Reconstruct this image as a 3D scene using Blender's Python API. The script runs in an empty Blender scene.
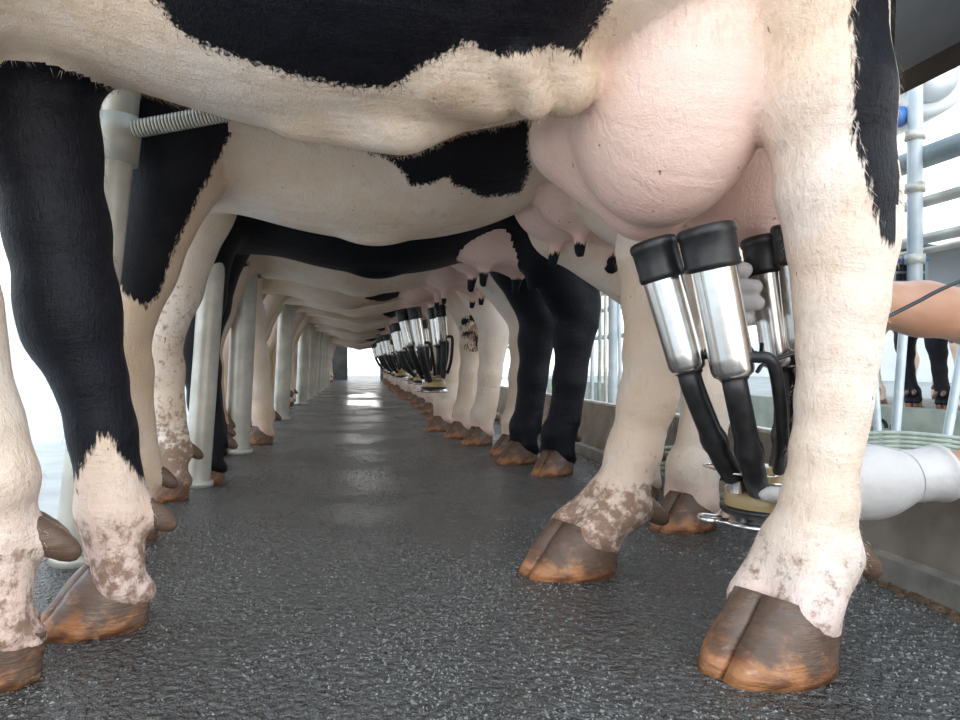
import bpy, bmesh, math, random
import numpy as np
from mathutils import Vector, Matrix, noise as mnoise

random.seed(7)
S = bpy.context.scene
COL = S.collection

# ------------------------------------------------------------------ camera, world, light
F_PX, VX, VY, H = 700.0, 359.0, 363.0, 0.40      # focal length in px, vanishing point of the row, eye height
cam_d = bpy.data.cameras.new('camera')
cam = bpy.data.objects.new('camera', cam_d); COL.objects.link(cam)
cam.location = (0, 0, H); cam.rotation_euler = (math.pi / 2, 0, 0)
cam_d.sensor_width = 36; cam_d.lens = 36 * F_PX / 960
cam_d.shift_x = (480 - VX) / 960; cam_d.shift_y = (VY - 360) / 960
cam_d.clip_start = 0.02
S.camera = cam

wd = bpy.data.worlds.new('daylight'); S.world = wd; wd.use_nodes = True
bgn = wd.node_tree.nodes['Background']
_t = wd.node_tree; _c = _t.nodes.new('ShaderNodeTexCoord'); _s = _t.nodes.new('ShaderNodeSeparateXYZ'); _r = _t.nodes.new('ShaderNodeValToRGB')
_t.links.new(_c.outputs['Generated'], _s.inputs[0]); _t.links.new(_s.outputs[2], _r.inputs[0]); _t.links.new(_r.outputs[0], bgn.inputs['Color'])
_r.color_ramp.elements[0].position = 0.05; _r.color_ramp.elements[0].color = (1.0, 0.99, 0.97, 1)      # hazy white horizon, pale blue overhead
_r.color_ramp.elements[1].position = 0.75; _r.color_ramp.elements[1].color = (0.60, 0.80, 1.0, 1)
bgn.inputs['Strength'].default_value = 1.75

sun_d = bpy.data.lights.new('sun', 'SUN'); sun = bpy.data.objects.new('sun', sun_d); COL.objects.link(sun)
sun_d.energy = 0.8; sun_d.angle = math.radians(50); sun_d.color = (1.0, 0.97, 0.93)
sun.rotation_euler = Vector((-0.25, 0.85, -0.42)).to_track_quat('-Z', 'Y').to_euler()

S.view_settings.view_transform = 'Standard'; S.view_settings.look = 'None'
S.view_settings.gamma = 1.0; S.view_settings.use_curve_mapping = False
S.view_settings.exposure = 0.42

def P(x, y, Y):                                   # photograph pixel at depth Y -> point
    return Vector(((x - VX) * Y / F_PX, Y, H - (y - VY) * Y / F_PX))

# ------------------------------------------------------------------ materials
class N:
    """tiny node-graph helper"""
    def __init__(s, name):
        s.m = bpy.data.materials.new(name); s.m.use_nodes = True
        s.t = s.m.node_tree; s.b = s.t.nodes['Principled BSDF']
    def n(s, typ, **kw):
        nd = s.t.nodes.new(typ)
        for k, v in kw.items(): setattr(nd, k, v)
        return nd
    def l(s, a, b): s.t.links.new(a, b)
    def put(s, sock, v):
        if hasattr(v, 'is_linked') or hasattr(v, 'links'): s.l(v, sock)
        else: sock.default_value = v
    def coord(s, scale=(1, 1, 1), kind='Object'):
        c = s.n('ShaderNodeTexCoord'); mp = s.n('ShaderNodeMapping')
        mp.inputs['Scale'].default_value = scale; s.l(c.outputs[kind], mp.inputs['Vector']); return mp.outputs[0]
    def noise(s, scale, detail=3, rough=0.55, vec=None, dist=0.0):
        x = s.n('ShaderNodeTexNoise'); x.inputs['Scale'].default_value = scale
        x.inputs['Detail'].default_value = detail; x.inputs['Roughness'].default_value = rough
        x.inputs['Distortion'].default_value = dist
        if vec is None: vec = s.coord()
        s.l(vec, x.inputs['Vector']); return x.outputs['Fac']
    def attr(s, name):
        a = s.n('ShaderNodeAttribute'); a.attribute_name = name; return a.outputs['Fac']
    def math(s, op, a, b=0.0):
        x = s.n('ShaderNodeMath', operation=op); s.put(x.inputs[0], a); s.put(x.inputs[1], b); return x.outputs[0]
    def step(s, v, lo, hi, o0=0.0, o1=1.0):
        x = s.n('ShaderNodeMapRange', interpolation_type='SMOOTHSTEP'); s.put(x.inputs[0], v)
        for i, q in enumerate((lo, hi, o0, o1)): x.inputs[i + 1].default_value = q
        return x.outputs[0]
    def mix(s, f, a, b):
        x = s.n('ShaderNodeMix', data_type='RGBA'); s.put(x.inputs[0], f)
        s.put(x.inputs[6], a if hasattr(a, 'links') else (*a, 1)); s.put(x.inputs[7], b if hasattr(b, 'links') else (*b, 1))
        return x.outputs[2]
    def bump(s, h, strength=0.3, dist=0.01, normal=None):
        x = s.n('ShaderNodeBump'); x.inputs['Strength'].default_value = strength
        x.inputs['Distance'].default_value = dist; s.l(h, x.inputs['Height'])
        if normal is not None: s.l(normal, x.inputs['Normal'])
        return x.outputs[0]
    def done(s, col=None, rough=None, metal=None, normal=None, **kw):
        if col is not None: s.put(s.b.inputs['Base Color'], col if hasattr(col, 'links') else (*col, 1))
        if rough is not None: s.put(s.b.inputs['Roughness'], rough)
        if metal is not None: s.b.inputs['Metallic'].default_value = metal
        if normal is not None: s.l(normal, s.b.inputs['Normal'])
        for k, v in kw.items(): s.b.inputs[k.replace('_', ' ')].default_value = v
        return s.m

M = {}
def coat_material():
    g = N('cow_coat')
    fur = g.noise(1.0, 3, 0.6, g.coord((170, 170, 38)))
    big = g.noise(14, 3)
    b = g.math('ADD', g.attr('black'), g.math('MULTIPLY', g.math('SUBTRACT', fur, 0.5), 0.034))
    b = g.math('ADD', b, g.math('MULTIPLY', g.math('SUBTRACT', big, 0.5), 0.02))
    mask = g.step(b, -0.004, 0.005)
    cream = g.mix(g.step(g.noise(5.5, 4), 0.35, 0.7), (0.81, 0.64, 0.49), (0.89, 0.785, 0.70))
    cream = g.mix(g.math('MULTIPLY', g.step(g.noise(1, 4, 0.6, g.coord((26, 26, 9))), 0.55, 0.75), 0.35), cream, (0.55, 0.39, 0.26))
    tan = g.mix(g.attr('tan'), cream, (0.50, 0.33, 0.20))
    pinkc = g.mix(g.noise(9, 4), (0.88, 0.68, 0.60), (0.80, 0.46, 0.40))
    white = g.mix(g.attr('pink'), tan, pinkc)
    dn = g.noise(46, 6, 0.7)
    d = g.step(g.math('ADD', dn, g.attr('dirt')), 0.93, 1.12)
    white = g.mix(g.math('MULTIPLY', d, 0.85), white, g.mix(dn, (0.07, 0.035, 0.02), (0.36, 0.20, 0.12)))
    fl = g.math('MULTIPLY', g.step(g.noise(1, 1, 0.5, g.coord((95, 95, 60))), 0.77, 0.80), 0.7)
    white = g.mix(fl, white, (0.12, 0.07, 0.05))
    blackc = g.mix(g.noise(20, 3), (0.0035, 0.004, 0.007), (0.009, 0.009, 0.014))
    col = g.mix(mask, white, blackc)
    hgt = g.math('ADD', g.math('MULTIPLY', fur, 0.6), g.math('MULTIPLY', g.noise(420, 2), 0.4))
    nb = g.bump(g.noise(13, 3, 0.5, None, 0.4), 0.22, 0.012)
    nb = g.bump(g.noise(1, 4, 0.6, g.coord((5, 26, 26)), 0.6), 0.30, 0.016, nb)
    nb = g.bump(hgt, 0.5, 0.006, nb)
    ro = g.n('ShaderNodeMapRange'); g.l(mask, ro.inputs[0]); ro.inputs[3].default_value = 0.62; ro.inputs[4].default_value = 0.5
    return g.done(col, ro.outputs[0], None, nb, Specular_IOR_Level=0.2)
M['coat'] = coat_material()

def horn_material():
    g = N('hoof_horn')
    v = g.noise(1, 4, 0.6, g.coord((14, 14, 46)), 0.5)
    col = g.mix(g.step(v, 0.40, 0.66), (0.46, 0.20, 0.085), (0.13, 0.055, 0.03))
    col = g.mix(g.step(g.noise(1, 3, 0.6, g.coord((16, 30, 40))), 0.60, 0.72), col, (0.62, 0.38, 0.22))
    sp = g.n('ShaderNodeSeparateXYZ'); tc = g.n('ShaderNodeTexCoord'); g.l(tc.outputs['Object'], sp.inputs[0])
    up = g.math('ADD', g.math('MULTIPLY', sp.outputs[2], 5.5), g.noise(18, 5, 0.7))           # caked dirt clings to the upper wall
    col = g.mix(g.math('MULTIPLY', g.step(up, 0.56, 0.76), 0.92), col, g.mix(g.noise(45, 4), (0.06, 0.04, 0.03), (0.19, 0.125, 0.09)))
    return g.done(col, g.step(g.noise(30, 3), 0.3, 0.7, 0.22, 0.6), None, g.bump(g.noise(1, 4, 0.6, g.coord((40, 40, 150))), 0.6, 0.005))
M['horn'] = horn_material()

def rubber_floor():
    g = N('wet_rubber_floor')
    vec = g.coord((1, 1, 1))
    warp = g.n('ShaderNodeTexVoronoi', feature='F1'); warp.inputs['Scale'].default_value = 78
    ns = g.noise(70, 3, 0.6, vec, 0.8); n2 = g.noise(165, 2, 0.5, g.coord((1.0, 0.6, 1)), 1.2)
    g.l(vec, warp.inputs['Vector'])
    h = g.math('ADD', g.math('MULTIPLY', ns, 0.8), g.math('MULTIPLY', n2, 0.55))
    h = g.math('SUBTRACT', h, g.math('MULTIPLY', warp.outputs['Distance'], 0.5))
    # standing water further down the lane
    wet = g.n('ShaderNodeTexCoord'); sp = g.n('ShaderNodeSeparateXYZ'); g.l(wet.outputs['Object'], sp.inputs[0])
    px_ = g.math('ABSOLUTE', g.math('ADD', sp.outputs[0], -0.03)); 
    pud = g.math('MULTIPLY', g.step(px_, 0.12, 0.24, 1, 0), g.math('MULTIPLY', g.step(sp.outputs[1], 6.0, 6.6), g.step(sp.outputs[1], 9.2, 10, 1, 0)))
    pud = g.math('MULTIPLY', pud, g.step(g.noise(1, 2, 0.5, g.coord((2.2, 0.9, 1))), 0.42, 0.5))
    pud = g.math('MULTIPLY', pud, g.step(g.math('ABSOLUTE', g.math('ADD', sp.outputs[1], -7.85)), 0.22, 0.34))
    damp = g.noise(2.3, 4, 0.6)
    col = g.mix(damp, (0.048, 0.045, 0.042), (0.112, 0.105, 0.096))
    col = g.mix(g.step(g.noise(3.1, 5, 0.7), 0.60, 0.78), col, (0.10, 0.075, 0.05))
    vo = g.n('ShaderNodeTexVoronoi', feature='F1'); vo.inputs['Scale'].default_value = 95; vo.inputs['Randomness'].default_value = 1.0
    wv = g.n('ShaderNodeTexNoise'); wv.inputs['Scale'].default_value = 30; g.l(vec, wv.inputs['Vector'])
    vm = g.n('ShaderNodeVectorMath', operation='MULTIPLY_ADD'); g.l(wv.outputs['Color'], vm.inputs[0]); vm.inputs[1].default_value = (.035, .035, 0); g.l(vec, vm.inputs[2]); g.l(vm.outputs[0], vo.inputs['Vector'])
    sepc = g.n('ShaderNodeSeparateColor'); g.l(vo.outputs['Color'], sepc.inputs[0])
    gran = g.math('MULTIPLY', g.step(vo.outputs['Distance'], 0.18, 0.42, 1, 0), g.step(sepc.outputs[0], 0.45, 0.6))      # raised rubber granules
    glint_col = g.math('MULTIPLY', g.math('MULTIPLY', g.step(vo.outputs['Distance'], 0.12, 0.30, 1, 0), g.step(sepc.outputs[1], 0.62, 0.75)), 0.8)  # pale flecks on some granules, wet glints put into the base colour
    col = g.mix(glint_col, col, (0.30, 0.30, 0.28))
    h = g.math('ADD', h, g.math('MULTIPLY', gran, 0.75))
    rough = g.step(g.math('ADD', damp, g.math('MULTIPLY', ns, 0.3)), 0.45, 0.85, 0.16, 0.36)
    rm = g.n('ShaderNodeMix', data_type='FLOAT'); g.l(pud, rm.inputs[0]); g.l(rough, rm.inputs[2]); rm.inputs[3].default_value = 0.05
    inv = g.math('MULTIPLY', h, g.math('SUBTRACT', 1.0, pud))
    return g.done(col, rm.outputs[0], None, g.bump(inv, 1.0, 0.022), Specular_IOR_Level=0.85)
M['floor'] = rubber_floor()

def simple(name, c0, c1, scale=20, rough=0.5, metal=0.0, bump=0.1, bd=0.004, **kw):
    g = N(name); nn = g.noise(scale, 4)
    return g.done(g.mix(g.step(nn, 0.3, 0.7), c0, c1), rough, metal, g.bump(g.noise(scale * 4, 3), bump, bd), **kw)
M['granule'] = simple('wet_rubber_granule', (0.06, 0.057, 0.052), (0.34, 0.32, 0.29), 240, 0.13, 0, 0.0, 0.001, Specular_IOR_Level=0.9)
M['dull'] = simple('dull_concrete', (0.22, 0.22, 0.20), (0.34, 0.33, 0.30), 3, 0.7)
M['concrete'] = simple('pale_concrete', (0.62, 0.61, 0.58), (0.80, 0.79, 0.76), 3, 0.8)
M['galv'] = simple('galvanised_pipe', (0.47, 0.45, 0.39), (0.66, 0.64, 0.57), 9, 0.45, 0.35, 0.15)
M['steel'] = simple('brushed_steel', (0.72, 0.70, 0.67), (0.83, 0.82, 0.80), 40, 0.2, 1.0, 0.03, 0.001)
M['rubber'] = simple('black_rubber', (0.010, 0.010, 0.011), (0.022, 0.022, 0.024), 60, 0.36, 0, 0.1, 0.001)
M['kerb_steel'] = simple('wet_kerb_steel', (0.30, 0.28, 0.25), (0.52, 0.50, 0.46), 14, 0.28, 0.55, 0.15)
M['splash'] = simple('wet_splash_board', (0.10, 0.08, 0.062), (0.24, 0.205, 0.17), 7, 0.22, 0.1, 0.2)
M['muck'] = simple('wet_muck', (0.07, 0.04, 0.02), (0.19, 0.11, 0.06), 40, 0.35, 0, 0.6, 0.01)
M['rail'] = simple('rump_sheet', (0.018, 0.016, 0.015), (0.05, 0.043, 0.036), 5, 0.7, 0.0, 0.1)
M['whitepipe'] = simple('white_painted_pipe', (0.44, 0.50, 0.53), (0.58, 0.63, 0.65), 12, 0.35, 0.1, 0.05)
M['bluepipe'] = simple('blue_paint', (0.03, 0.12, 0.42), (0.06, 0.20, 0.55), 12, 0.35)
M['plastic'] = simple('white_plastic', (0.78, 0.80, 0.80), (0.86, 0.87, 0.87), 8, 0.3)
M['greenbeam'] = simple('pit_wall', (0.20, 0.22, 0.17), (0.31, 0.32, 0.26), 4, 0.6)
M['greyhose'] = simple('grey_hose', (0.24, 0.29, 0.24), (0.38, 0.42, 0.36), 30, 0.4)
M['panel'] = simple('panel_case', (0.22, 0.27, 0.28), (0.30, 0.35, 0.36), 9, 0.4)
M['screen'] = simple('dark_display', (0.015, 0.018, 0.02), (0.03, 0.035, 0.035), 20, 0.2)
M['wall'] = simple('white_wall', (0.72, 0.73, 0.75), (0.84, 0.85, 0.86), 2, 0.8)
M['sheet'] = simple('grey_sheet', (0.50, 0.54, 0.57), (0.62, 0.66, 0.69), 3, 0.35, 0.4)
M['glove'] = simple('latex_glove', (0.60, 0.57, 0.55), (0.68, 0.65, 0.63), 12, 0.45, 0, 0.3, 0.006, Sheen_Weight=0.1)
M['skin'] = simple('skin', (0.44, 0.225, 0.135), (0.52, 0.285, 0.185), 16, 0.45, 0, 0.15, 0.002)
M['shirt'] = simple('blue_work_shirt', (0.08, 0.14, 0.26), (0.13, 0.20, 0.34), 10, 0.8)
M['apron'] = simple('rubber_apron', (0.02, 0.05, 0.06), (0.04, 0.08, 0.09), 10, 0.4)
M['hair'] = simple('dark_hair', (0.012, 0.009, 0.007), (0.03, 0.02, 0.015), 40, 0.5)
def amber():
    g = N('amber_bowl'); c = g.mix(g.noise(18, 3), (0.62, 0.42, 0.16), (0.80, 0.64, 0.36))
    return g.done(c, 0.15, 0, None, Transmission_Weight=0.45, IOR=1.45)
M['amber'] = amber()

# ------------------------------------------------------------------ mesh helpers
def link(name, me, mat, parent=None):
    o = bpy.data.objects.new(name, me); COL.objects.link(o)
    if mat is not None and me is not None and not me.materials: me.materials.append(mat)
    if parent is not None: o.parent = parent
    return o
def tag(o, label=None, cat=None, group=None, kind=None):
    for k, v in (('label', label), ('category', cat), ('group', group), ('kind', kind)):
        if v: o[k] = v
    return o
def empty(name, loc, rz=0.0):
    o = bpy.data.objects.new(name, None); COL.objects.link(o); o.location = loc; o.rotation_euler = (0, 0, rz)
    o.empty_display_size = 0.05; return o
def copy_tree(o, parent=None):
    c = o.copy(); COL.objects.link(c); c.parent = parent
    for ch in list(o.children): copy_tree(ch, c)
    return c
def pymesh(name, v, f, smooth=True):
    me = bpy.data.meshes.new(name); me.from_pydata([tuple(q) for q in v], [], f); me.update()
    if smooth: me.polygons.foreach_set('use_smooth', [True] * len(me.polygons))
    return me
class MB:
    def __init__(s): s.v = []; s.f = []; s.sm = []
    def add(s, v, f, sm=True):
        o = len(s.v); s.v += [tuple(q) for q in v]; s.f += [tuple(i + o for i in q) for q in f]; s.sm += [sm] * len(f); return s
    def box(s, lo, hi, rot=None, piv=None):
        x0, y0, z0 = lo; x1, y1, z1 = hi
        v = [Vector(q) for q in ((x0,y0,z0),(x1,y0,z0),(x1,y1,z0),(x0,y1,z0),(x0,y0,z1),(x1,y0,z1),(x1,y1,z1),(x0,y1,z1))]
        if rot is not None: v = [rot @ (q - piv) + piv for q in v]
        return s.add(v, [(0,3,2,1),(4,5,6,7),(0,1,5,4),(1,2,6,5),(2,3,7,6),(3,0,4,7)], False)
    def sweep(s, pts, rad, seg=12, cap=True):
        pts = [Vector(p) for p in pts]; n = len(pts)
        r = rad if hasattr(rad, '__len__') else [rad] * n
        ref = None; rings = []
        for i, p in enumerate(pts):
            t = (pts[min(i + 1, n - 1)] - pts[max(i - 1, 0)]).normalized()
            if ref is None: ref = t.orthogonal().normalized()
            ref = (ref - t * ref.dot(t)).normalized(); b = t.cross(ref)
            rings.append([p + (ref * math.cos(a) + b * math.sin(a)) * r[i] for a in [2 * math.pi * k / seg for k in range(seg)]])
        v = [q for g in rings for q in g]; f = []
        for i in range(n - 1):
            for k in range(seg):
                k2 = (k + 1) % seg; f.append((i*seg+k, i*seg+k2, (i+1)*seg+k2, (i+1)*seg+k))
        s.add(v, f)
        if cap:
            s.add(rings[0], [tuple(range(seg))[::-1]], False); s.add(rings[-1], [tuple(range(seg))], False)
        return s
    def lathe(s, a, b, prof, seg=24):      # profile of (t along a->b, radius); doubled points make hard edges
        a = Vector(a); b = Vector(b); ax = (b - a)
        d = ax.normalized(); u = d.orthogonal().normalized(); w = d.cross(u)
        v = []; f = []
        for t, r in prof:
            for k in range(seg):
                an = 2 * math.pi * k / seg; v.append(a + ax * t + (u * math.cos(an) + w * math.sin(an)) * max(r, 1e-5))
        for i in range(len(prof) - 1):
            for k in range(seg):
                k2 = (k + 1) % seg; f.append((i*seg+k, i*seg+k2, (i+1)*seg+k2, (i+1)*seg+k))
        return s.add(v, f)
    def mesh(s, name, org=(0, 0, 0)):
        o = Vector(org); me = pymesh(name, [Vector(q) - o for q in s.v], s.f, False)
        me.polygons.foreach_set('use_smooth', s.sm); me.update(); return me
def spline(pts, per=8):
    p = [Vector(q) for q in pts]; p = [2 * p[0] - p[1]] + p + [2 * p[-1] - p[-2]]; out = []
    for i in range(1, len(p) - 2):
        for k in range(per):
            t = k / per; a, b, c, d = p[i-1], p[i], p[i+1], p[i+2]
            out.append(0.5 * ((2*b) + (c-a)*t + (2*a-5*b+4*c-d)*t*t + (3*b-a-3*c+d)*t*t*t))
    out.append(p[-2]); return out

# ------------------------------------------------------------------ implicit surfaces for bodies
class Cap:
    def __init__(s, a, b, ra, rb): s.a = np.array(a, float); s.b = np.array(b, float); s.ra = ra; s.rb = rb
    def box(s): r = max(s.ra, s.rb); return np.minimum(s.a, s.b) - r, np.maximum(s.a, s.b) + r
    def ev(s, x, y, z):
        d = s.b - s.a; L = max(d @ d, 1e-9)
        t = np.clip(((x - s.a[0]) * d[0] + (y - s.a[1]) * d[1] + (z - s.a[2]) * d[2]) / L, 0, 1)
        return np.sqrt((x - s.a[0] - t*d[0])**2 + (y - s.a[1] - t*d[1])**2 + (z - s.a[2] - t*d[2])**2) - (s.ra + (s.rb - s.ra) * t)
class Ell:
    def __init__(s, c, r, ry=0.0, rz=0.0):
        s.c = np.array(c, float); s.r = np.array(r, float)
        s.R = np.array((Matrix.Rotation(rz, 3, 'Z') @ Matrix.Rotation(ry, 3, 'Y')).transposed())
    def box(s): m = s.r.max() if abs(s.R - np.eye(3)).max() > 1e-6 else s.r; return s.c - m, s.c + m
    def ev(s, x, y, z):
        X, Y, Z = x - s.c[0], y - s.c[1], z - s.c[2]; R = s.R
        a = R[0,0]*X + R[0,1]*Y + R[0,2]*Z; b = R[1,0]*X + R[1,1]*Y + R[1,2]*Z; c = R[2,0]*X + R[2,1]*Y + R[2,2]*Z
        k0 = np.sqrt((a/s.r[0])**2 + (b/s.r[1])**2 + (c/s.r[2])**2)
        k1 = np.sqrt((a/s.r[0]**2)**2 + (b/s.r[1]**2)**2 + (c/s.r[2]**2)**2)
        return k0 * (k0 - 1) / np.maximum(k1, 1e-6)
def smin(a, b, k):
    h = np.clip(0.5 + 0.5 * (a - b) / k, 0, 1); return a + (b - a) * h - k * h * (1 - h)
def polygonise(groups, h, pad=0.02):
    # groups: list of (prims, k); prims blend inside a group with their own k, groups blend with the group's k
    prims = [q for g, k in groups for q in g]
    los = np.min([p.box()[0] for p, k in prims], axis=0) - pad; his = np.max([p.box()[1] for p, k in prims], axis=0) + pad
    n = np.ceil((his - los) / h).astype(int) + 1
    ax = [los[i] + h * np.arange(n[i]) for i in range(3)]
    Fd = np.full(n, 1.0, np.float32)
    for g, kg in groups:
        G = np.full(n, 1.0, np.float32)
        for p, k in g:
            lo, hi = p.box(); m = max(k, kg) + 3 * h
            i0 = np.maximum(np.floor((lo - m - los) / h).astype(int), 0); i1 = np.minimum(np.ceil((hi + m - los) / h).astype(int) + 1, n)
            sl = tuple(slice(i0[i], i1[i]) for i in range(3))
            d = p.ev(ax[0][sl[0]][:, None, None], ax[1][sl[1]][None, :, None], ax[2][sl[2]][None, None, :])
            G[sl] = smin(G[sl], d, max(k, 1e-4))
        Fd = smin(Fd, G, max(kg, 1e-4))
    s = Fd < 0
    cor = [(i, j, k) for i in (0, 1) for j in (0, 1) for k in (0, 1)]
    def C(A, o): return A[o[0]:A.shape[0]-1+o[0], o[1]:A.shape[1]-1+o[1], o[2]:A.shape[2]-1+o[2]]
    cnt = sum(C(s, o).astype(np.int8) for o in cor); mask = (cnt > 0) & (cnt < 8)
    ci = np.argwhere(mask); idx = np.full(mask.shape, -1, np.int64); idx[mask] = np.arange(len(ci))
    acc = np.zeros((len(ci), 3)); num = np.zeros(len(ci))
    val = {o: Fd[ci[:,0]+o[0], ci[:,1]+o[1], ci[:,2]+o[2]] for o in cor}
    for a in cor:
        for x in range(3):
            if a[x]: continue
            b = list(a); b[x] = 1; b = tuple(b); fa, fb = val[a], val[b]
            m = (fa < 0) != (fb < 0); t = fa[m] / (fa[m] - fb[m])
            q = np.tile(np.array(a, float), (m.sum(), 1)); q[:, x] += t
            acc[m] += q; num[m] += 1
    V = los + h * (ci + acc / num[:, None])
    faces = []
    for x in range(3):
        y, z = (x + 1) % 3, (x + 2) % 3
        A = np.take(s, range(n[x] - 1), axis=x); B = np.take(s, range(1, n[x]), axis=x)
        e = np.argwhere(A != B); e = e[(e[:, y] > 0) & (e[:, z] > 0) & (e[:, y] < n[y]-1) & (e[:, z] < n[z]-1)]
        ins = s[e[:,0], e[:,1], e[:,2]]
        def cell(dy, dz):
            q = e.copy(); q[:, y] += dy; q[:, z] += dz; return idx[q[:,0], q[:,1], q[:,2]]
        quad = np.stack([cell(-1,-1), cell(0,-1), cell(0,0), cell(-1,0)], 1)
        quad[~ins] = quad[~ins][:, ::-1]; faces.append(quad)
    return V, np.concatenate(faces)
def field_mesh(name, prims, h):
    groups = prims if isinstance(prims[0][0], list) else [(prims, 1e-4)]
    V, Q = polygonise(groups, h)
    me = bpy.data.meshes.new(name); me.vertices.add(len(V)); me.vertices.foreach_set('co', V.astype(np.float32).ravel())
    me.loops.add(Q.size); me.loops.foreach_set('vertex_index', Q.ravel().astype(np.int32))
    me.polygons.add(len(Q)); me.polygons.foreach_set('loop_start', np.arange(0, Q.size, 4, dtype=np.int32))
    me.polygons.foreach_set('use_smooth', np.ones(len(Q), bool)); me.update(calc_edges=True); me.validate()
    return me, V
def group_dist(prims, V):
    d = np.full(len(V), 9.0)
    for p, k in prims: d = np.minimum(d, p.ev(V[:,0], V[:,1], V[:,2]))
    return d
def set_attr(me, name, val):
    a = me.attributes.new(name, 'FLOAT', 'POINT'); a.data.foreach_set('value', np.asarray(val, np.float32))
def poly_sd(pts, x, y):                            # signed distance to a polygon, positive inside
    pts = np.array(pts, float); n = len(pts); d = np.full(len(x), 1e9); ins = np.zeros(len(x), bool)
    for i in range(n):
        a, b = pts[i], pts[(i + 1) % n]; e = b - a; wx, wy = x - a[0], y - a[1]
        t = np.clip((wx*e[0] + wy*e[1]) / max(e @ e, 1e-9), 0, 1)
        d = np.minimum(d, (wx - t*e[0])**2 + (wy - t*e[1])**2)
        c = ((a[1] > y) != (b[1] > y)); 
        with np.errstate(divide='ignore', invalid='ignore'):
            ins ^= c & (x < (b[0]-a[0]) * (y - a[1]) / (b[1]-a[1]) + a[0])
    return np.where(ins, 1, -1) * np.sqrt(d)
def vnoise(V, sc, off=0.0):
    return np.array([mnoise.noise((v[0]*sc + off, v[1]*sc - off, v[2]*sc + 2*off)) for v in V])

# ------------------------------------------------------------------ the setting
def strip(name, lo, hi, mat, nx=1, ny=1):
    mb = MB(); mb.box(lo, hi); return tag(link(name, mb.mesh(name), mat), kind='structure')
strip('floor', (-0.72, -1.5, -0.12), (0.97, 22, 0.0), M['floor'])
def granules(n=46000):
    rg = np.random.default_rng(9); iy = rg.uniform(1/6.5, 1/.55, n); Y = 1/iy; X = rg.uniform(-.70, .94, n)
    pn = np.array([mnoise.noise((x*2.6, y*1.7, 3.1)) + .5*mnoise.noise((x*9, y*7, 1.7)) for x, y in zip(X, Y)])
    m = rg.random(n) < np.clip(.40 + pn*1.3, .04, 1) * np.clip(1.4 - .2*Y, .3, 1); X, Y = X[m], Y[m]; n = len(X)
    a = rg.uniform(0, math.pi, n); la = .0014 + .0042 * rg.random(n)**2; wa = la * rg.uniform(.3, .6, n); hz = rg.uniform(.0008, .0030, n)
    k = np.arange(6) * math.pi / 3; cx = np.cos(k)[None] * la[:, None]; cy = np.sin(k)[None] * wa[:, None] + (np.cos(k)**2)[None] * la[:, None] * rg.uniform(-.5, .5, n)[:, None]
    bx = X[:, None] + cx*np.cos(a)[:, None] - cy*np.sin(a)[:, None]; by = Y[:, None] + cx*np.sin(a)[:, None] + cy*np.cos(a)[:, None]
    base = np.stack([bx, by, np.full_like(bx, -.0004)], 2); top = np.stack([X, Y, hz], 1)[:, None]
    V = np.concatenate([base, top], 1).reshape(-1, 3); i = (np.arange(n) * 7)[:, None]
    F = np.stack([np.stack([i[:,0]+j, i[:,0]+(j+1) % 6, i[:,0]+6], 1) for j in range(6)], 1).reshape(-1, 3)
    me = bpy.data.meshes.new('granules'); me.vertices.add(len(V)); me.vertices.foreach_set('co', V.astype(np.float32).ravel())
    me.loops.add(F.size); me.loops.foreach_set('vertex_index', F.ravel().astype(np.int32)); me.polygons.add(len(F))
    me.polygons.foreach_set('loop_start', np.arange(0, F.size, 3, dtype=np.int32)); me.polygons.foreach_set('use_smooth', np.ones(len(F), bool)); me.update(calc_edges=True)
    o = link('rubber_granules', me, M['granule'], bpy.data.objects['floor']); o['kind'] = 'stuff'
granules()
strip('floor', (-9, -1.5, -0.14), (-0.72, 40, -0.02), M['concrete'])
strip('floor', (-9, 22, -0.14), (12, 60, -0.03), M['concrete'])
strip('floor', (1.0, -1.5, -1.0), (4.9, 22, -0.9), M['dull'])          # sunken milking pit
strip('floor', (4.9, -1.5, -0.14), (12, 22, 0.0), M['dull'])           # platform on the other side
strip('wall_pit_near', (1.005, -1.5, -0.9), (1.06, 22, 0.0), M['concrete'])
strip('wall_pit_far', (4.86, -1.5, -0.9), (4.92, 22, -0.001), M['greenbeam'])
strip('wall_left', (-9.2, -1.5, 0), (-9.0, 40, 2.2), M['wall'])
strip('wall_right', (11.8, -1.5, 0), (12.0, 22, 1.1), M['wall'])
strip('wall_end_left', (-6, 16.4, 0), (-.27, 16.55, 2.6), M['rail'])
strip('wall_end_right', (.50, 16.4, 0), (.96, 16.55, 2.6), M['rail'])
# kerb: steel angle along the floor and a leaning wet splash board above it
mb = MB(); mb.box((0.95, -1.5, 0), (0.972, 22, 0.048)); mb.box((0.972, -1.5, 0.0), (1.0, 22, 0.052))
kerb = tag(link('kerb_angle', mb.mesh('kerb_angle'), M['kerb_steel']), kind='structure')
mb = MB(); mb.add([(0.974,-1.5,0.05),(0.992,-1.5,0.05),(1.05,-1.5,0.215),(1.02,-1.5,0.225),(0.974,22,0.05),(0.992,22,0.05),(1.05,22,0.215),(1.02,22,0.225)],
    [(0,1,2,3),(7,6,5,4),(0,3,7,4),(3,2,6,7),(2,1,5,6),(1,0,4,5)], False)
tag(link('splash_board', mb.mesh('splash_board'), M['splash']), kind='structure')
mb = MB(); mb.sweep([(1.035, -1.5, 0.222), (1.035, 22, 0.222)], 0.014, 10)
tag(link('kerb_cap', mb.mesh('kerb_cap'), M['kerb_steel']), kind='structure')
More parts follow.
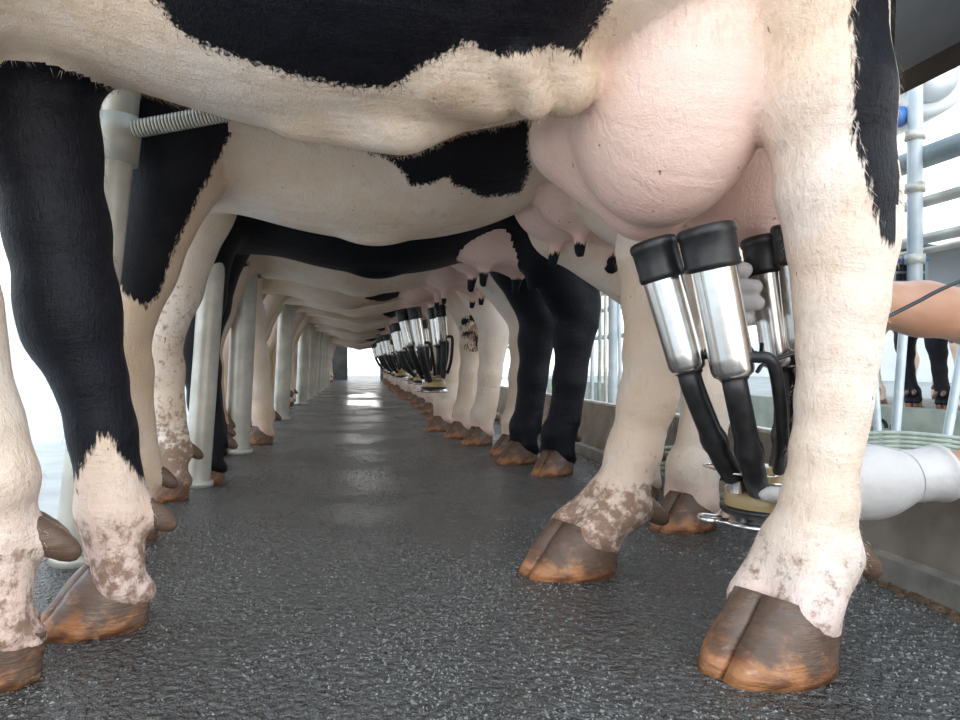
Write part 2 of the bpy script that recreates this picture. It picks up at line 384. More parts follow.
# rump sheet above the kerb
mb = MB(); mb.add([(0.99,-1.5,0.93),(1.01,-1.5,0.90),(1.12,-1.5,1.25),(1.09,-1.5,1.25),(0.99,22,0.93),(1.01,22,0.90),(1.12,22,1.25),(1.09,22,1.25)],
    [(0,1,2,3),(7,6,5,4),(0,3,7,4),(3,2,6,7),(2,1,5,6),(1,0,4,5)], False)
tag(link('rump_sheet', mb.mesh('rump_sheet'), M['rail']), kind='structure')
# muck along the kerb foot
mb = MB(); rnd = random.Random(3)
yy = 0.3
while yy < 6:
    w = rnd.uniform(.004, .014); hh = rnd.uniform(.002, .008); cx = 0.951 - rnd.uniform(0, .028) * rnd.random()
    ring = [(cx + w*math.cos(a)*rnd.uniform(.6,1.4), yy + 1.6*w*math.sin(a)*rnd.uniform(.7,1.2), 0.0) for a in [k*math.pi/4 for k in range(8)]]
    top = [(cx + (q[0]-cx)*.6, yy + (q[1]-yy)*.6, hh) for q in ring]
    mb.add(ring + top + [(cx, yy, hh*1.2)], [(k, (k+1)%8, 8+(k+1)%8, 8+k) for k in range(8)] + [(8+k, 8+(k+1)%8, 16) for k in range(8)])
    yy += rnd.uniform(.003, .014)
tag(link('muck', mb.mesh('muck'), M['muck']), 'wet brown muck gathered along the foot of the steel kerb', 'muck', kind='stuff')

# ------------------------------------------------------------------ hooves
def claw(mb, C, d, side, s):
    """one claw: sole outline lofted up to a slanted coronet. d = toe direction, side = +-1"""
    p = Vector((-d.y, d.x, 0)) * side; n = 20; rows = 6; v = []; f = []
    for r in range(rows + 1):
        t = r / rows; front = 0.086 - 0.074 * t; back = -0.072 - 0.006 * t
        L = (front - back) / 2; c0 = (front + back) / 2; W = 0.032 - 0.005 * t
        for k in range(n):
            a = 2 * math.pi * k / n; ca, sa = math.cos(a), math.sin(a)
            x = c0 + L * ca; w = W * sa * (1 - 0.30 * max(ca, 0) ** 2) if sa > 0 else -0.0285 * abs(sa) ** 0.45; w -= 0.012 * max(ca, 0) ** 2
            u = (ca + 1) / 2; zz = t * (0.052 + 0.036 * u) + (0.004 * math.sin(t * math.pi) if sa > 0 else 0)
            q = Vector((C.x, C.y, 0)) + d * (x * s) + p * ((0.031 + w) * s) + Vector((0, 0, zz * s)); v.append(q)
    for r in range(rows):
        for k in range(n):
            k2 = (k + 1) % n; q = (r*n+k, r*n+k2, (r+1)*n+k2, (r+1)*n+k); f.append(q if side > 0 else q[::-1])
    bot = tuple(range(n)); top = tuple(rows*n + k for k in range(n))
    f.append(bot[::-1] if side > 0 else bot); f.append(top if side > 0 else top[::-1])
    for i, q in enumerate(v):
        if q.z > .002: v[i] = q + (q - Vector((C.x, C.y, q.z))).normalized() * (mnoise.noise(q * 38) * .0035 + mnoise.noise(Vector((q.x*9, q.y*9, q.z*120))) * .0012) * s
    mb.add(v, f)
def dew(mb, Pt, d, side, s):
    p = Vector((-d.y, d.x, 0)) * side
    a = Pt - d * 0.045 * s + p * 0.024 * s; b = a - d * 0.042 * s + p * 0.006 * s + Vector((0, 0, -0.030 * s))
    mb.lathe(a, b, [(-.5, .017*s), (0, .0195*s), (.4, .0185*s), (.7, .0155*s), (.9, .011*s), (1.0, .006*s), (1.03, 0)], 14)

# ------------------------------------------------------------------ cows
def leg_prims(pts, hoof, fet, d, s, k=0.035):
    """chain of (point, radius); then fetlock, two digits, heel bulbs"""
    pr = []
    for (a, ra), (b, rb) in zip(pts[:-1], pts[1:]): pr.append((Cap(a, b, ra, rb), k))
    p = Vector((-d.y, d.x, 0)); C = Vector((hoof.x, hoof.y, 0))
    pr.append((Ell(fet, (.050*s, .046*s, .05*s)), .03))
    for sd in (-1, 1):
        co = C - d * .030*s + p * .033*s*sd + Vector((0, 0, .072*s))
        pr.append((Cap(fet + p*.015*s*sd, co, .044*s, .037*s), .025))
        pr.append((Ell(C - d*.058*s + p*.030*s*sd + Vector((0, 0, .050*s)), (.027*s,.028*s,.022*s)), .02))
        pr.append((Cap(fet - d*.02*s + p*.018*s*sd, fet - d*.045*s + p*.024*s*sd - Vector((0,0,.008)), .026*s, .02*s), .02))
    return pr

def hind_leg(hoof, d, sy, s=1.0, body=None):
    c = Vector((hoof.x, hoof.y, 0)); y = c.y; yb = sy * 0.19
    f = c + Vector((-d.x*.035, -d.y*.035, .145))
    pts = [(Vector((.74, yb*.8, 1.16)), .17), (Vector((.56, yb*.95, .98)), .13), (Vector((.62, (yb+y)/2, .80)), .10),
           (Vector((c.x+.085, y*.97, .575)), .066), (Vector((c.x+.07, y, .49)), .056), (Vector((c.x+.055, y, .34)), .043), (f, .045)]
    pr = leg_prims(pts, hoof, f, d, s)
    pr.append((Cap((c.x+.13, y*.97, .62), (c.x+.12, y*.97, .55), .032, .036), .05))
    pr.append((Cap((.76, yb, .95), (c.x+.13, y*.97, .62), .06, .028), .06))
    pr.append((Cap((c.x+.12, y, .53), (c.x+.075, y, .2), .03, .028), .05))
    return pr, f
def fore_leg(hoof, d, sy, s=1.0, elbow=-.54):
    c = Vector((hoof.x, hoof.y, 0)); y = c.y; yb = sy * 0.17
    f = c + Vector((-d.x*.03, -d.y*.03, .145))
    pts = [(Vector((elbow-.08, yb, 1.05)), .15), (Vector((elbow, (yb*.8+y*.2), .84)), .11), (Vector((c.x*.6+elbow*.4, y, .62)), .072),
           (Vector((c.x-.008, y, .44)), .06), (Vector((c.x, y, .38)), .056), (Vector((c.x+.005, y, .27)), .042), (f, .045)]
    pr = leg_prims(pts, hoof, f, d, s)
    pr.append((Cap((c.x+.03, y, .38), (f.x+.02, y, .2), .026, .026), .04))
    return pr, f

def trunk(belly=0.755, rear=0.12, bx=.10):
    b = belly
    pr = [(Ell((-.02, 0, b+.36), (.74, .33, .36)), .05), (Ell((-.50, 0, b+.36), (.36, .26, .31)), .1),
          (Ell((bx, 0, b+.22), (.40, .25, .235)), .12), (Ell((-.70, 0, b+.17), (.2, .12, .15)), .1),
          (Ell((.58+rear, 0, b+.46), (.32, .26, .25)), .1), (Cap((-.6, 0, b+.62), (.75+rear, 0, b+.63), .08, .07), .12),
          (Cap((-.72, 0, b+.45), (-1.12, 0, b+.52), .22, .14), .12), (Cap((-1.12, 0, b+.56), (-1.38, 0, b+.36), .125, .085), .05),
          (Cap((-1.38, 0, b+.36), (-1.47, 0, b+.29), .085, .08), .04),
          (Ell((.04, 0, b-.012), (.07, .03, .035)), .05), (Ell((.8+rear, 0, b+.5), (.07, .13, .12)), .08)]
    for s in (-1, 1):
        pr += [(Ell((-.5, s*.2, b+.34), (.17, .1, .27)), .08), (Ell((.34, s*.25, b+.60), (.1, .07, .06)), .1),
               (Cap((-1.10, s*.10, b+.66), (-1.08, s*.27, b+.62), .03, .035), .03),
               (Cap((.20, s*.19, b+.14), (.50, s*.2, b+.23), .055, .09), .10)]
    return pr
def udder_prims(cx, cz, r=(.19,.085,.12), teat=True):
    pr = []; tt = []
    for sx in (-1, 1):
        for sy in (-1, 1):
            c = (cx + sx*.085, sy*.075, cz + (.01 if sx < 0 else 0))
            pr.append((Ell(c, (.125, .10, r[2])), .045))
            if teat:
                a = Vector((c[0], c[1]*1.05, c[2]-r[2]+.02)); b = a + Vector((-.008, sy*.012, -.075))
                tt.append((Cap(a, b, .021, .013), .02))
    pr.append((Ell((cx+.03, 0, cz+.09), (.22, .17, .13)), .06))
    return pr, tt

def finish_cow(name, groups, hooves, fets, h, loc, rz, paint, tail=(.96, 0, 1.28), horn=None, kh=.05):
    prims = [(groups[g], k) for g, k in (('body', 1e-4), ('LF', .05), ('RF', .05), ('LH', kh), ('RH', .05), ('udder', .012), ('teat', .02)) if groups.get(g)]
    me, V = field_mesh(name, prims, h)
    V = np.empty(len(me.vertices) * 3, np.float32); me.vertices.foreach_get('co', V); V = V.reshape(-1, 3).astype(float)
    D = {g: group_dist(q, V) for g, q in groups.items() if q}
    at = paint(V, D)
    for k in ('black', 'pink', 'dirt', 'tan'): set_attr(me, k, at.get(k, np.zeros(len(V))))
    root = link(name, me, M['coat']); root.location = loc; root.rotation_euler = (0, 0, rz)
    for g in ('LF', 'RF', 'LH', 'RH'):
        C, d, s = hooves[g]; mb = MB(); claw(mb, C, d, 1, s); claw(mb, C, d, -1, s)
        hf = link('hoof', mb.mesh('hoof', C), horn or M['horn'], root); hf.location = C
        mb = MB(); dew(mb, fets[g], d, 1, s); dew(mb, fets[g], d, -1, s)
        link('dew_claws', mb.mesh('dew_claws'), horn or M['horn'], root)
    t = Vector(tail); mb = MB()
    pts = spline([t + Vector(q) for q in ((-.06,0,.03),(.03,0,.02),(.075,0,-.12),(.07,0,-.45),(.06,0,-.65))], 6)
    mb.sweep(pts, [.034 - .018 * i / len(pts) for i in range(len(pts))], 10)
    tl = link('tail', mb.mesh('tail'), M['hair'], root)
    return root
def digit(D, lo=.0): return D
def leg_extra(V, D, amount=.5):
    lower = np.clip((.30 - V[:, 2]) / .2, 0, 1)
    return lower * amount

def world_px(V, loc, rz):
    c, s = math.cos(rz), math.sin(rz)
    X = V[:,0]*c - V[:,1]*s + loc[0]; Y = V[:,0]*s + V[:,1]*c + loc[1]; Z = V[:,2] + loc[2]
    return VX + F_PX*X/Y, VY - F_PX*(Z - H)/Y, Y

def fur_for(cow, loc, rz, n=90000):
    me = cow.data; nv = len(me.vertices); V = np.empty(nv*3, np.float32); Nn = np.empty(nv*3, np.float32)
    me.vertices.foreach_get('co', V); me.vertices.foreach_get('normal', Nn); V = V.reshape(-1, 3); Nn = Nn.reshape(-1, 3)
    A = {}
    for k in ('black', 'pink', 'dirt', 'tan'):
        a = np.empty(nv, np.float32); me.attributes[k].data.foreach_get('value', a); A[k] = a
    ok = np.where((A['pink'] < .5) & (V[:,2] > .10) & (V[:,2] < 1.15) & (V[:,1] < .35))[0]
    rg = np.random.default_rng(4); pick = rg.choice(ok, n); B = V[pick] + rg.normal(0, .003, (n, 3)); Nk = Nn[pick]
    g = np.array([.25, 0, -1.0]) + rg.normal(0, .22, (n, 3)); g -= Nk * (g * Nk).sum(1)[:, None]; g /= np.linalg.norm(g, axis=1)[:, None] + 1e-6
    ln = rg.uniform(.007, .014, n) * np.where(V[pick][:,2] < .6, .7, 1.25)
    tip = B + (g * .92 + Nk * .30) * ln[:, None]; sd = np.cross(g, Nk); sd *= (.00045 / (np.linalg.norm(sd, axis=1) + 1e-6))[:, None]
    P3 = np.stack([B - sd - Nk*.001, B + sd - Nk*.001, tip], 1).reshape(-1, 3)
    fm = bpy.data.meshes.new('fur'); fm.vertices.add(3*n); fm.vertices.foreach_set('co', P3.astype(np.float32).ravel())
    fm.loops.add(3*n); fm.loops.foreach_set('vertex_index', np.arange(3*n, dtype=np.int32)); fm.polygons.add(n)
    fm.polygons.foreach_set('loop_start', np.arange(0, 3*n, 3, dtype=np.int32)); fm.update(calc_edges=True)
    for k in A: set_attr(fm, k, np.repeat(A[k][pick], 3))
    nr = Nk + rg.normal(0, .18, (n, 3)); nr /= np.linalg.norm(nr, axis=1)[:, None]
    fm.polygons.foreach_set('use_smooth', np.ones(n, bool)); fm.normals_split_custom_set_from_vertices(np.repeat(nr, 3, axis=0).tolist())
    o = link('fur', fm, M['coat'], cow); o['kind'] = 'stuff'
# ---- the nearest cow, joints read off the photograph
def first_cow():
    loc = Vector((0.04, 1.045, 0)); rz = 0.19
    inv = Matrix.Rotation(-rz, 3, 'Z')
    Lc = lambda w: inv @ (w - loc)
    def chain(rows, Y):
        out = []
        for y, x, hw in rows: out.append((Lc(P(x, y, Y)), hw * Y / F_PX))
        return out
    dirs = {'LH': Vector((-.90, -.44, 0)), 'RH': Vector((-.94, -.34, 0)), 'LF': Vector((-.85, -.52, 0)), 'RF': Vector((-.87, -.5, 0))}
    d = {k: (inv @ v).normalized() for k, v in dirs.items()}
    g = {'body': trunk(.785, 0.0, -.06)}
    hv, ft = {}, {}
    # left hind
    rows = [(-150, 785, 84), (0, 806, 56), (100, 821, 54), (190, 832, 45), (245, 837, 39), (300, 838, 34), (350, 835, 29), (400, 830, 26), (450, 825, 26), (500, 819, 29), (545, 811, 34)]
    pts = chain(rows, .95); hip = (Vector((.60, -.13, 1.25)), .16)
    hv['LH'] = (Lc(Vector((.538, .925, 0))), d['LH'], 1.12); ft['LH'] = Lc(P(808, 552, .955))
    g['LH'] = leg_prims([hip] + pts, hv['LH'][0], ft['LH'], d['LH'], 1.02, .03)
    g['LH'] += [(Cap(Lc(P(868, 210, .95)), Lc(P(861, 248, .95)), .020, .023), .04), (Cap(Lc(P(860, 248, .95)), Lc(P(842, 420, .95)), .020, .014), .05),
                (Cap(Lc(P(842, -40, .97)), Lc(P(868, 215, .95)), .045, .02), .05)]
    # right hind
    rows = [(60, 690, 60), (170, 672, 55), (250, 664, 42), (300, 662, 35), (350, 657, 29), (400, 647, 25), (450, 634, 23), (490, 622, 26)]
    pts = chain(rows, 1.36); hip = (Vector((.60, .17, 1.2)), .19)
    hv['RH'] = (Lc(Vector((.40, 1.345, 0))), d['RH'], 1.12); ft['RH'] = Lc(P(614, 505, 1.37))
    g['RH'] = leg_prims([hip] + pts, hv['RH'][0], ft['RH'], d['RH'], 1.05, .03)
    # right fore (black with pale foot)
    rows = [(60, 34, 60), (150, 42, 54), (230, 58, 47), (300, 68, 46), (330, 73, 43), (380, 91, 32), (430, 102, 30), (475, 109, 33)]
    pts = chain(rows, 1.06); sh = (Vector((-.46, .15, 1.05)), .14)
    hv['RF'] = (Lc(Vector((-.405, 1.07, 0))), d['RF'], 1.02); ft['RF'] = Lc(P(112, 510, 1.07))
    g['RF'] = leg_prims([sh] + pts, hv['RF'][0], ft['RF'], d['RF'], 1.02, .03)
    # left fore
    rows = [(150, -115, 60), (250, -80, 60), (310, -66, 58), (360, -54, 52), (420, -30, 44), (480, -8, 46)]
    pts = chain(rows, .875); sh = (Vector((-.60, -.12, 1.05)), .13)
    hv['LF'] = (Lc(Vector((-.490, .885, 0))), d['LF'], 1.08); ft['LF'] = Lc(P(-4, 535, .89))
    g['LF'] = leg_prims([sh] + pts, hv['LF'][0], ft['LF'], d['LF'], 1.0, .03)
    # udder
    u = [(Ell(Lc(P(666, 72, 1.075)), (.150, .155, .238), 0.05), .02), (Cap(Lc(P(578, 138, 1.20)), Lc(P(648, 196, 1.17)), .082, .075), .018),
         (Ell(Lc(P(745, 138, 1.22)), (.145, .12, .19)), .03), (Ell(Lc(P(675, 0, 1.17)), (.17, .18, .16)), .04)]
    g['udder'] = u
    g['body'] += [(Cap(Lc(P(440, 70, .97)), Lc(P(492, 92, 1.0)), .048, .04), .04), (Cap(Lc(P(528, 30, .95)), Lc(P(566, 84, 1.0)), .05, .046), .025), (Cap(Lc(P(515, 60, .93)), Lc(P(535, 104, .98)), .022, .022), .02), (Cap(Lc(P(300, 118, 1.05)), Lc(P(400, 126, 1.05)), .02, .03), .06)]
    def paint(V, D):
        x, y, Yd = world_px(V, loc, rz)
        px = Yd / F_PX
        body = poly_sd([(-300,-900),(120,-60),(150,0),(178,28),(215,48),(250,66),(290,78),(330,84),(388,90),(410,78),(425,62),(470,40),(500,55),(525,52),(550,48),(580,57),(592,35),(615,-5),(650,-80),(700,-900)], x, y) * px
        leg = poly_sd([(852,-900),(853,60),(856,130),(862,170),(872,200),(880,230),(886,246),(1100,246),(1100,-900)], x, y) * px
        rf = poly_sd([(-900,-900),(-900,560),(40,520),(72,490),(88,455),(101,433),(114,446),(126,462),(142,480),(158,500),(220,520),(900,-900)], x, y) * px
        b = body.copy()
        near = np.min([D['LF'], D['RF'], D['LH'], D['RH'], D['udder']], axis=0)
        b = np.where(near < .006, -.2, b)
        b = np.where((D['LH'] < .012) & (V[:,2] > .3), leg, b)
        b = np.where((D['RF'] < .025) & (D['RF'] < D['body']) & (D['LF'] > D['RF']), rf, b)
        pink = np.where((D['udder'] < .010) & (D['LH'] > .004), np.clip(.95 - (V[:,2] - .62) * 2.2, .38, .95), 0.0)
        legd = np.min([D['LF'], D['RF'], D['LH'], D['RH']], axis=0) < .012
        low = np.clip((.30 - V[:,2]) / .2, 0, 1) * legd
        fore = np.min([D['LF'], D['RF']], axis=0) < .012
        pink = np.maximum(pink, low * np.where(fore, .55, .22)); pink = np.maximum(pink, np.where((D['LH'] < .01) & (V[:,2] > .3), .12, 0))
        pink = np.maximum(pink, np.where(legd & (V[:,2] < .11), .5, 0))
        dirt = np.where(legd, .18, .05) + low * np.where(fore, .24, .14) + np.where(legd & (V[:,2] < .17), .12, 0) + np.where((D['RH'] < .012) & (V[:,2] < .5), .12, 0)
        tan = np.where((D['RH'] < .012) & (V[:,2] < .6), .30, 0) + np.where(fore, .15, 0) + np.where(D['body'] < .01, np.clip((.86 - V[:,2]) / .1, 0, 1) * .28, 0)
        return dict(black=b, pink=pink, dirt=dirt, tan=tan)
    c = finish_cow('cow', g, hv, ft, .0075, loc, rz, paint, tail=(.80, 0, 1.30), kh=.022)
    fur_for(c, loc, rz)
    return tag(c, 'black and white cow nearest the camera, with the biggest pink udder and the gloved hands', 'cow', 'row of cows being milked')
first_cow()

# ---- the other cows, generic build with their own stance and coat
def make_cow(seed, h, paint, loc, rz, hoofs=None, udder=True, udz=.84, belly=.755, s=1.0, teat=True, yaw=-.42, elbow=-.54, udx=.50):
    r = random.Random(seed); g = {'body': trunk(belly)}; hv, ft = {}, {}
    base = {'LF': (-.50, -.19), 'RF': (-.52, .20), 'LH': (.62, -.20), 'RH': (.60, .20)}
    if hoofs: base.update(hoofs)
    for k, (x, y) in base.items():
        x += r.uniform(-.02, .02); a = yaw + r.uniform(-.15, .15)
        d = Vector((-math.cos(a), math.sin(a), 0)); C = Vector((x, y, 0)); hv[k] = (C, d, s)
        sd = -1 if k[0] == 'L' else 1; g[k], ft[k] = fore_leg(C, d, sd, s, elbow) if k[1] == 'F' else hind_leg(C, d, sd, s)
    if udder: g['udder'], g['teat'] = udder_prims(udx, udz, teat=teat)
    return finish_cow('cow', g, hv, ft, h, loc, rz, paint)

def common(V, D, legdirt=.2):
    legd = np.min([D['LF'], D['RF'], D['LH'], D['RH']], axis=0) < .012
    low = np.clip((.32 - V[:,2]) / .2, 0, 1) * legd
    pink = np.where((D['udder'] < .01) & ~legd, .85, 0); pink = np.maximum(pink, np.where(legd & (V[:,2] < .12), .45, .0))
    if 'teat' in D: pink = np.where(D['teat'] < .008, 1.0, pink)
    return legd, low, pink, np.where(legd, .12, .07) + low * legdirt

def paint_second(V, D):
    x, y, Yd = world_px(V, LOC2, RZ2); px = Yd / F_PX
    legd, low, pink, dirt = common(V, D, .2)
    b = poly_sd([(300,60),(343,140),(385,158),(400,168),(412,185),(430,185),(448,178),(454,187),(470,190),(485,197),(500,197),(520,193),(531,168),(527,140),(540,60)], x, y) * px
    b = np.where(legd, -.2, b)
    lf = poly_sd([(-900,-900),(-900,275),(112,280),(128,298),(145,308),(158,298),(172,255),(195,205),(218,160),(240,118),(300,-900)], x, y) * px
    b = np.where((D['LF'] < .06) & (D['RF'] > D['LF']), lf, b)
    b = np.where(D['teat'] < .006, (.70 - V[:,2]) * 1.0, b)
    dirt = dirt + np.where((D['RF'] < .015) & (V[:,2] < .62), .30, 0) + np.where((D['LF'] < .015), .1, 0)
    return dict(black=b, pink=pink, dirt=dirt, tan=np.where(D['LF'] < .015, .45, .04))
LOC2, RZ2 = (0.0, 1.79, 0), 0.10
c2 = make_cow(2, .010, paint_second, LOC2, RZ2, {'LF': (-.575, -.13), 'RF': (-.535, .33), 'LH': (.76, -.165), 'RH': (.80, .16)}, elbow=-.44, udx=.64)
tag(c2, 'second cow of the row, white belly with a black flank patch behind the nearest cow', 'cow', 'row of cows being milked')

def paint_third(V, D):
    legd, low, pink, dirt = common(V, D, .2)
    b = np.full(len(V), .2)
    b = np.where((D['udder'] < .01) & ~legd, -.1, b)
    b = np.where(D['teat'] < .006, (.715 - V[:,2]), b)
    b = np.where((V[:,0] > .12) & (V[:,2] < .86) & (D['body'] < .01) & ~legd, (.32 - V[:,0]), b)
    return dict(black=b, pink=pink, dirt=dirt)
LOC3, RZ3 = (0.02, 2.50, 0), 0.08
c3 = make_cow(3, .010, paint_third, LOC3, RZ3, {'LF': (-.55, -.12), 'RF': (-.60, .28), 'LH': (.67, -.03), 'RH': (.655, .26)})
tag(c3, 'third cow of the row, black belly and all black legs', 'cow', 'row of cows being milked')

def spotted(seed, blk=.15, tan=.1, legblack=0.0, patch=None):
    def f(V, D):
        legd, low, pink, dirt = common(V, D, .15)
        n = vnoise(V, 2.1, seed * 3.7); b = (n - blk) * .3
        b = np.where(V[:,2] < .80, np.minimum(b, (V[:,2] - .80) * .6 + (n > .30) * .14), b)
        b = np.where(legd & (V[:,2] < .8), -.1 + legblack, b)
        b = np.where((D['udder'] < .01) & ~legd, -.1, b)
        if 'teat' in D: b = np.where(D['teat'] < .006, (.69 - V[:,2]), b)
        if patch: b = patch(V, D, b)
        tn = np.clip(vnoise(V, 3.0, seed) * .9 + tan, 0, .75)
        if patch: dirt = dirt + np.where(D['LH'] < .012, .42 * np.clip(1.3 - np.hypot(V[:,0]-.70, (V[:,2]-.55)/1.5)/.09, 0, 1), 0)
        return dict(black=b, pink=pink, dirt=dirt + .03, tan=tn)
    return f
def hock_patch(V, D, b):
    q = .085 - np.sqrt(((V[:,0]-.69)/1.0)**2 + ((V[:,2]-.56)/1.5)**2)
    n = vnoise(V, 26, 4)
    return np.where(D['LH'] < .012, np.minimum(q, .02) - .022 + n * .02, b)
ords = ['fourth','fifth','sixth','seventh','eighth','ninth','tenth','eleventh','twelfth','thirteenth','fourteenth','fifteenth','sixteenth','seventeenth','eighteenth','nineteenth','twentieth','twenty-first','twenty-second']
looks = ['cream bellied with pale hind legs', 'tan and cream with a dark mottled hock', 'pale bellied with cream legs', 'brownish bellied with pale legs']
protos = []
for i in range(4):
    Yc = 3.21 + .71 * i
    protos.append(make_cow(10 + i, .014, [spotted(1, .3, .05), spotted(2, .25, .5, 0, hock_patch), spotted(3, .35, -.1), spotted(4, .12, .3)][i],
        (0.0 + (-.03, -.10, -.06, -.04)[i], Yc, 0), .07, ({'LF': (-.64, -.12), 'RF': (-.46, .30), 'LH': (.66, -.18), 'RH': (.62, .20)} if i != 1 else {'LF': (-.64, -.17), 'RF': (-.60, .2), 'LH': (.62, -.20), 'RH': (.60, .2)}) if i < 2 else {'LF': (-.66, -.17), 'RF': (-.66, .2), 'LH': (.65, -.20), 'RH': (.63, .2)}, teat=(i == 0)))
    tag(protos[i], '%s cow of the row, %s' % (ords[i], looks[i]), 'cow', 'row of cows being milked')
row = list(protos)
rr = random.Random(11)
for i in range(4, 17):
    src = protos[1:][rr.randrange(3)]
    c = copy_tree(src); c.scale = (1, 1, rr.uniform(.95, 1.04)); c.location = (-.05 + rr.uniform(-.03, .03), 3.21 + .71 * i, 0); c.rotation_euler = (0, 0, .07 + rr.uniform(-.03, .03))
    tag(c, '%s cow of the row, small in the tunnel of legs' % ords[i], 'cow', 'row of cows being milked'); row.append(c)

# cows on the other side of the pit, rumps towards us
for i, (y, k) in enumerate(((4.9, 3), (5.65, 0), (6.4, None), (7.15, 3), (7.9, 2))):
    c = copy_tree(c3 if k is None else protos[k]); c.location = (5.75, y, 0); c.rotation_euler = (0, 0, math.pi + .05)
    tag(c, 'cow standing on the far platform beyond the pit, %s' % ('nearest of five', 'second from the near end', 'middle of five', 'fourth from the near end', 'last of five')[i], 'cow', 'cows across the pit')

# ------------------------------------------------------------------ stall posts and spring
def post(px0, py0, px1, py1, Y, r, label, collar=False, hgt=1.15):
    """bottom pixel, a pixel higher up, depth; the post leans as it does in the photograph"""
    b = P(px0, py0, Y); b.z = 0; t = P(px1, py1, Y); t = b + (t - b) * (hgt / (t.z - b.z))
    root = empty('stall_post', b); mb = MB(); mb.sweep([b, b + (t-b)*.5, t], r, 20); link('pipe', mb.mesh('pipe', b), M['galv'], root)
    mb = MB(); mb.lathe(b, b + (t-b)*.02, [(0, r*1.02), (0, r*1.25), (.9, r*1.25), (1, r*1.02)], 20); link('foot_flange', mb.mesh('foot_flange', b), M['galv'], root)
    z0 = .80 if collar else .98
    mb = MB(); u = (t-b)/hgt; mb.lathe(b + u*z0, b + u*(z0+.09), [(0, r), (0, r*1.28), (1, r*1.28), (1, r)], 20); link('collar', mb.mesh('collar', b), M['galv'], root)
    return tag(root, label, 'post', 'stall posts')
pl = ['pale galvanised stall post nearest the camera, carrying the coil spring', 'second stall post, between the speckled leg and the black leg', 'third stall post, clear and pale before the cream leg',
      'fourth stall post, at the cream cow leg', 'fifth stall post down the row', 'sixth stall post down the row', 'seventh stall post down the row', 'eighth stall post down the row', 'ninth stall post down the row', 'tenth stall post down the row', 'eleventh stall post down the row']
post(72, 563, 118, 130, 1.40, .036, pl[0], True)
post(197, 486, 213, 255, 2.28, .042, pl[1])
post(237, 452, 246, 258, 3.12, .056, pl[2])
post(281, 419, 287, 292, 4.95, .056, pl[3])
for i, Y in enumerate((6.75, 7.6, 8.45, 9.3, 10.15, 11.0, 11.85)):
    x = VX - .555 * F_PX / Y; post(x, VY + 280/Y, x + 3, VY - 40, Y, .056, pl[4 + i])
# slim rail post standing outside the row
post(140, 470, 152, 330, 2.9, .034, 'slim pale pipe upright seen between two front legs')
a, b = P(126, 131, 1.385), P(262, 106, 1.385)
mb = MB(); pts = []; ax = (b - a); n = 40; u = ax.normalized().orthogonal().normalized(); w = ax.normalized().cross(u)
for k in range(n * 10 + 1):
    t = k / (n * 10); an = 2*math.pi*t*n; pts.append(a + ax*t + (u*math.cos(an) + w*math.sin(an))*.0155)
mb.sweep(pts, .0030, 6); 
sp = link('coil_spring', mb.mesh('coil_spring', a), M['galv']); sp.location = a
mb = MB(); mb.sweep([a - ax*.05, b], .0095, 10); link('rod', mb.mesh('rod', a), M['rubber'], sp)
tag(sp, 'steel coil spring reaching from the nearest post to the right under the belly', 'spring')

